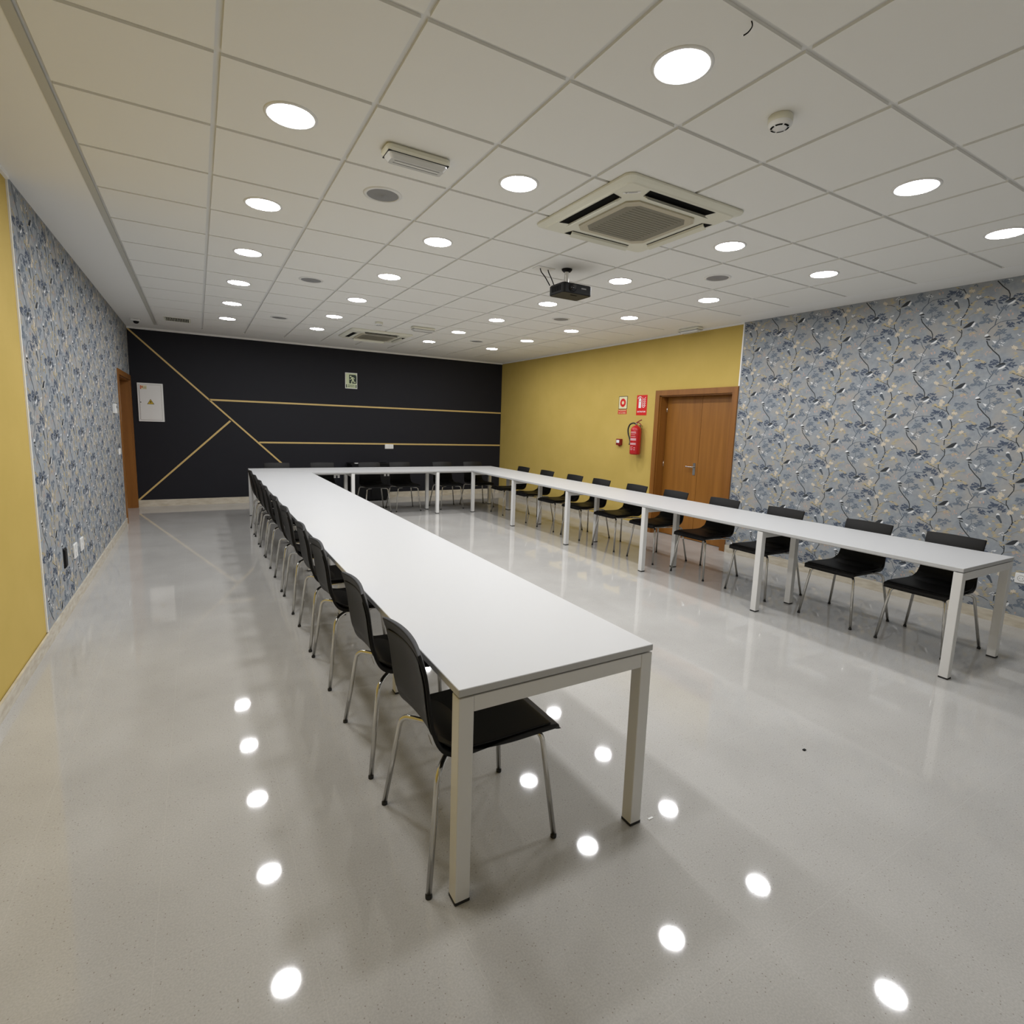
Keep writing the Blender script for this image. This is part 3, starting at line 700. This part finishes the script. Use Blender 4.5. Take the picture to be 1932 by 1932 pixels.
mb = MB(); mb.lathe(.0, .065, [(.020, .080), (.020, mz-.03), (.022, mz-.02)], M['chrome'], n=20); mb.lathe(0, .065, [(.034, .083), (.034, .089), (.0005, .0892)], M['chrome'], n=20); mb.build('mount_pole', t)
mb = MB(); mb.lathe(.0, .065, [(.028, mz-.026), (.044, mz-.012), (.046, mz-.001)], M['black'], n=24, closed=True); mb.build('ceiling_cap', t)
mb = MB(); mb.tube([(.075, -.02, .082), (.075, -.02, .105)], .005, M['black']); mb.build('adjusting_stud', t)
t = thing('cable_plate', 'small white ceiling plate left of the projector with two black cables hanging from it', 'cable outlet', (2.64, 4.12, H))
mb = MB(); mb.box(-.085, .085, -.05, .05, -.006, 0, M['white']); mb.build('plate', t)
for a, b in (((-.035, 0, -.006), (.045, -.04, -.145)), ((.045, 0, -.006), (.085, -.05, -.145))):
    mb = MB(); mb.tube(smooth_path([a, (a[0]+.01, a[1]-.005, a[2]-.03), ((a[0]+b[0])/2, (a[1]+b[1])/2, (a[2]+b[2])/2), b]), .0045, M['black'], n=8); cb = mb.build('cable', t); cb['label'] = 'thin black cable'
# ventilation grille and dome near the back left corner
t = thing('air_vent', 'small rectangular slotted air vent in the ceiling near the back left corner', 'air vent', (-.19, 9.44, H))
mb = MB(); mb.box(-.165, .165, -.17, .17, -.006, -.0005, M['cream_plastic']); mb.build('vent_frame', t)
mb = MB(); mb.box(-.145, .145, -.15, .15, -.0072, -.0058, M['dark_void']); mb.build('vent_opening', t)
mb = MB()
for k in range(15):
    x = -.14+k*.02; mb.add([(x, -.15, -.012), (x, .15, -.012), (x+.008, .15, -.0075), (x+.008, -.15, -.0075), (x+.002, -.15, -.013), (x+.002, .15, -.013)], [[0, 1, 2, 3], [0, 4, 5, 1], [4, 3, 2, 5]], M['cream_plastic'])
mb.build('louvres', t)
t = thing('dome_sensor', 'small white ceiling sensor with dark dome by the back left corner', 'sensor', (-.72, 9.80, H))
mb = MB(); mb.rbox(-.06, .06, -.045, .045, -.035, 0, M['white'], r=.015, axis='z'); mb.build('housing', t)
mb = MB(); mb.lathe(.01, -.005, [(.036, -.034), (.035, -.048), (.026, -.062), (.012, -.069), (.0005, -.070)], M['black'], n=24); mb.build('dome', t)
mb = MB(); mb.tube(smooth_path([(1.640, 1.347, H+.006), (1.648, 1.345, H-.012), (1.640, 1.352, H-.030), (1.628, 1.362, H-.040)]), .0022, M['black'], n=6)
tag(mb.build('cable_tie'), 'tiny black wire end poking from the ceiling grid near the top edge', 'wire')

# ================================================================== WALL FITTINGS
# electrical panel
t = thing('electrical_panel', 'white electrical panel with yellow warning triangle on the charcoal wall', 'electrical panel', (0, 0, 0))
mb = MB(); WB.rslab(mb, -.820, -.468, 1.408, 2.027, M['white'], 0, .018, r=.006); mb.build('frame', t)
mb = MB(); WB.rslab(mb, -.792, -.496, 1.436, 1.999, M['white'], .0185, .024, r=.004); dr = mb.build('door', t)
mb = MB(); WB.rslab(mb, -.795, -.493, 1.433, 2.002, M['filter'], .0178, .0186, r=.004); mb.build('door_gap', t)
mb = MB(); WB.poly(mb, [(-.695, 1.688), (-.597, 1.688), (-.646, 1.773)], M['black'], .0246); WB.poly(mb, [(-.686, 1.693), (-.606, 1.693), (-.646, 1.763)], M['warn'], .0250)
WB.poly(mb, [(-.640, 1.748), (-.662, 1.722), (-.648, 1.722), (-.656, 1.700), (-.630, 1.728), (-.644, 1.730)], M['black'], .0254); mb.build('warning_triangle', dr)
mb = MB(); WB.rect(mb, -.778, -.764, 1.925, 1.985, M['orange'], .0246); WB.rect(mb, -.758, -.742, 1.945, 1.978, M['orange'], .0246); WB.rect(mb, -.764, -.690, 1.928, 1.985, M['cream'], .0243)
for z in (1.935, 1.947, 1.960): WB.rect(mb, -.736, -.695, z, z+.004, M['filter'], .0248)
mb.build('sticker', dr)
mb = MB(); WB.disc(mb, -.780, 1.716, .008, M['black'], .0256, 12); mb.build('lock', dr)
# exit sign
t = thing('exit_sign', 'pale green and black running man exit sign high on the charcoal wall', 'sign', (0, 0, 0))
mb = MB(); WB.slab(mb, 2.471, 2.699, 2.141, 2.438, M['white'], .001, .005); mb.build('sign_plate', t)
ex, ez = 2.471, 2.141; m1, m2 = M['photolum'], M['sign_green']
mb = MB()
WB.rect(mb, ex+.010, ex+.218, ez+.010, ez+.287, m1, .0055)
WB.rect(mb, ex+.075, ex+.215, ez+.098, ez+.262, m2, .0058)
for a in (ex+.014, ex+.196): WB.rect(mb, a, a+.018, ez+.016, ez+.076, m2, .0058)
d = .0062
def sx(a, b): return (ex+a, ez+b)
WB.disc(mb, ex+.104, ez+.228, .0155, m1, d)
for wd, pts in ((.026, [(.118, .208), (.152, .168)]), (.014, [(.122, .212), (.148, .212), (.178, .188)]), (.013, [(.118, .205), (.112, .176), (.082, .174)]),
                (.018, [(.150, .172), (.158, .150), (.160, .126), (.196, .122)]), (.018, [(.146, .168), (.126, .138), (.120, .098)])):
    WB.stroke(mb, [sx(*p) for p in pts], wd, m1, d); d += .0002
WB.disc(mb, ex+.205, ez+.250, .007, m1, .0062, 10)
mb.build('running_man', t)
WB.text('lettering', 'SALIDA', ex+.114, ez+.064, .030, m2, .0062, t, .125)
WB.text('lettering', 'EMERGENCIA', ex+.114, ez+.036, .026, m2, .0062, t, .140)
# double socket on back wall
def socket(W_, name, label, cat, a0, a1, b0, b1, n, m=None, d=.010, base=0, horizontal=True, round_=True):
    t = thing(name, label, cat, (0, 0, 0)); m = m or M['white']
    mb = MB(); W_.rslab(mb, a0, a1, b0, b1, m, base, base+d, r=.006); fp = mb.build('faceplate', t)
    if round_:
        for k in range(n):
            ca, cb = (a0+(a1-a0)*(k+.5)/n, (b0+b1)/2) if horizontal else ((a0+a1)/2, b0+(b1-b0)*(k+.5)/n)
            r = min((a1-a0)/(n if horizontal else 1), (b1-b0)/(1 if horizontal else n))*.30
            mb = MB(); W_.disc(mb, ca, cb, r, M['filter'], base+d+.0004); W_.disc(mb, ca, cb, r*.88, m, base+d+.0008)
            for s in (-1, 1): W_.disc(mb, ca+s*r*.42, cb, r*.12, M['dark_void'], base+d+.0012, 10)
            mb.build('socket_well', fp)
    else:
        for k in range(n):
            mb = MB()
            if horizontal: W_.rslab(mb, a0+.008+(a1-a0-.016)*k/n+.001, a0+.008+(a1-a0-.016)*(k+1)/n-.001, b0+.010, b1-.010, m, base+d, base+d+.004, r=.003)
            else: W_.rslab(mb, a0+.010, a1-.010, b0+.008+(b1-b0-.016)*k/n+.001, b0+.008+(b1-b0-.016)*(k+1)/n-.001, m, base+d, base+d+.004, r=.003)
            mb.build('rocker', fp)
    return t
socket(WB, 'wall_socket', 'white double plate on the lower gold strip of the charcoal wall', 'socket', 3.241, 3.416, .990, 1.082, 2, round_=False)
# pull: call point sign, extinguisher sign (right wall, s = -y), ochre part is 6 mm further back
B_ = -.006
t = thing('call_point_sign', 'cream sign with a red ring and red caption on the ochre wall', 'sign')
mb = MB(); WR.slab(mb, -6.784, -6.583, 1.858, 2.061, M['black'], B_, B_+.003); WR.slab(mb, -6.790, -6.590, 1.780, 1.848, M['red'], B_, B_+.003); mb.build('sign_plate', t)
mb = MB(); WR.rect(mb, -6.776, -6.591, 1.866, 2.053, M['cream'], B_+.0035); WR.disc(mb, -6.683, 1.958, .066, M['red'], B_+.0040, 32); WR.disc(mb, -6.683, 1.958, .027, M['cream'], B_+.0045, 24); mb.build('ring_symbol', t)
WR.text('lettering', 'PULSADOR', -6.690, 1.832, .026, M['cream'], B_+.0036, t, .170)
WR.text('lettering', 'DE ALARMA', -6.690, 1.797, .026, M['cream'], B_+.0036, t, .170)
t = thing('extinguisher_sign', 'red sign with a white extinguisher and flames above the extinguisher', 'sign')
mb = MB(); WR.slab(mb, -6.368, -6.144, 1.762, 2.066, M['red'], B_, B_+.003); mb.build('sign_plate', t)
mb = MB(); e = -6.368; f = 1.762; d = B_+.0036
WR.rect(mb, e+.045, e+.100, f+.110, f+.225, M['white'], d); WR.poly(mb, [(e+.045, f+.225), (e+.100, f+.225), (e+.095, f+.250), (e+.080, f+.262), (e+.062, f+.262), (e+.050, f+.250)], M['white'], d)
WR.stroke(mb, [(e+.100, f+.272), (e+.070, f+.282), (e+.040, f+.272), (e+.026, f+.250)], .012, M['white'], d+.0003)
WR.rect(mb, e+.060, e+.085, f+.205, f+.216, M['red'], d+.0004)
for k in range(5):
    b = f+.118+k*.030; WR.stroke(mb, [(e+.120, b+.030), (e+.140, b), (e+.165, b+.004), (e+.190, b+.034)], .011-.001*k, M['white'], d)
mb.build('extinguisher_symbol', t)
WR.text('lettering', 'EXTINTOR', e+.112, f+.052, .034, M['white'], d, t, .180)
# alarm call point
t = thing('alarm_call_point', 'small dark red fire alarm call point left of the extinguisher', 'alarm button')
mb = MB(); WR.rslab(mb, -6.745, -6.645, 1.285, 1.385, mat('dark_red', (.22, .008, .010), .35), B_, .045, r=.008); hs = mb.build('housing', t)
mb = MB(); WR.rslab(mb, -6.732, -6.665, 1.320, 1.368, M['white'], .045, .048, r=.003); mb.build('break_glass', hs)
mb = MB(); WR.rslab(mb, -6.705, -6.685, 1.268, 1.285, M['red_can'], .005, .03, r=.003); mb.build('key_cover', hs)
# extinguisher
t = thing('fire_extinguisher', 'red fire extinguisher with black hose hanging on the ochre wall', 'fire extinguisher', (5.785, 6.235, 1.160))
mb = MB(); mb.lathe(0, 0, [(.0005, .002), (.060, .0), (.078, .010), (.080, .020), (.080, .370), (.076, .395), (.060, .420), (.035, .436), (.018, .442), (.018, .455)], M['red_can'], n=36); cy = mb.build('cylinder', t)
mb = MB(); R_ = .0806
def band(z0, z1, a0, a1, m, rr=R_):
    n = 8; vs = []
    for k in range(n+1):
        a = math.radians(a0+(a1-a0)*k/n); vs += [(rr*math.cos(a), rr*math.sin(a), z0), (rr*math.cos(a), rr*math.sin(a), z1)]
    mb.add(vs, [[2*k, 2*k+2, 2*k+3, 2*k+1] for k in range(n)], m, True)
pk = mat('label_print', (.62, .34, .36), .5)
for z0, z1, a0, a1 in ((.345, .352, 160, 225), (.325, .337, 150, 228), (.300, .306, 160, 220), (.270, .278, 158, 226), (.215, .250, 150, 232), (.150, .180, 150, 232), (.118, .124, 160, 200), (.100, .106, 160, 190), (.085, .091, 165, 205), (.070, .076, 160, 195), (.100, .112, 210, 226), (.070, .082, 210, 226)): band(z0, z1, a0, a1, pk)
mb.build('label_print', cy)
mb = MB(); mb.tube([(0, 0, .452), (0, 0, .480)], [.014, .016], M['chrome']); mb.tube([(0, .0, .470), (0, .028, .470)], .008, M['chrome']); mb.build('valve', t)
dk = mat('handle_red', (.20, .010, .012), .4)
mb = MB(); mb.tube(smooth_path([(0, .015, .476), (0, -.02, .495), (0, -.06, .512), (0, -.105, .528)]), .008, dk, n=8); mb.tube(smooth_path([(0, .0, .478), (0, -.04, .488), (0, -.08, .470), (0, -.105, .448)]), .007, dk, n=8); mb.build('handle', t)
mb = MB(); mb.tube(smooth_path([(0, .025, .470), (-.005, .070, .478), (-.010, .135, .452), (-.010, .168, .385), (-.008, .160, .310), (-.010, .125, .245), (-.030, .085, .190), (-.055, .070, .150)], 6),   .0115, M['rubber'], n=10); hz = mb.build('hose', t); hz['label'] = 'black rubber hose'
mb = MB(); mb.box(.07, .1025, -.025, .025, .40, .45, M['chrome']); mb.box(.02, .08, -.008, .008, .43, .446, M['chrome']); mb.build('wall_bracket', t)
# right socket, left wall plates
socket(WR, 'wall_socket', 'white double socket low on the flowered wall at the right edge', 'socket', -1.655, -1.490, .375, .460, 2)
socket(WL, 'wall_plate', 'black blank plate low on the left wallpapered wall', 'wall plate', 5.075, 5.160, .365, .512, 1, m=M['black'], round_=False, horizontal=False)
socket(WL, 'wall_socket', 'white double socket low on the left wall next to the black plate', 'socket', 5.440, 5.570, .352, .470, 2, horizontal=False)
socket(WL, 'wall_socket', 'white double socket low on the left wall, the one nearer the far end', 'socket', 5.730, 5.850, .352, .463, 2, horizontal=False)
t = thing('thermostat', 'white thermostat box on the wallpaper at head height beside the left door', 'thermostat')
mb = MB(); WL.rslab(mb, 8.46, 8.60, 1.525, 1.645, M['white'], 0, .030, r=.008); hs = mb.build('housing', t)
mb = MB(); WL.rect(mb, 8.49, 8.57, 1.590, 1.625, M['filter'], .0305); mb.build('display', hs)
socket(WL, 'light_switch', 'white light switch on the wallpaper beside the left door frame', 'light switch', 8.72, 8.86, .985, 1.070, 2, round_=False)

# ================================================================== FLOOR THINGS
t = thing('equipment_cabinet', 'low black cabinet against the charcoal wall behind the far chairs', 'cabinet', (2.84, 10.50, 0))
mb = MB(); mb.rbox(-.36, .36, -.19, .18, .02, .705, M['black'], r=.008, axis='z'); bd = mb.build('body', t)
mb = MB(); mb.rbox(-.375, .375, -.205, .19, .705, .725, M['black'], r=.006, axis='z'); mb.build('top', t)
for s in (-1, 1):
    mb = MB(); mb.box(s*.18-.172, s*.18+.172, -.200, -.191, .05, .69, M['black']); dr = mb.build('door', t)
    mb = MB(); mb.tube([(s*.03, -.212, .33), (s*.03, -.212, .43)], .005, M['black'], n=8); mb.build('handle', dr)
for x in (-.3, .3):
    for y in (-.14, .13):
        mb = MB(); mb.lathe(x, y, [(.022, 0), (.022, .022)], M['rubber'], n=14, closed=True); mb.build('foot', t)
mb = MB(); mb.rbox(2.545, 2.62, 10.33, 10.40, .7255, .7375, M['white'], r=.004, axis='z')
tag(mb.build('white_card'), 'small white object on the left end of the black cabinet top', 'card')
mb = MB(); mb.tube(smooth_path([(3.224, 10.56, .26), (3.24, 10.56, .20), (3.26, 10.58, .10), (3.245, 10.64, .045), (3.235, 10.68, .02), (3.232, 10.70, .006)]), .004, M['rubber'], n=8)
tag(mb.build('power_cable'), 'thin dark cable looping beside the black cabinet near the skirting', 'cable')
mb = MB(); mb.box(1.488, 1.512, 1.388, 1.396, 0, .002, M['white']); tag(mb.build('paper_scrap'), 'tiny white scrap on the floor beside the front right table leg', 'scrap')
mb = MB(); mb.rbox(2.510, 2.528, 1.374, 1.386, 0, .005, M['black'], r=.003, axis='z'); tag(mb.build('black_chip'), 'tiny black chip on the open floor between the two tables', 'chip')
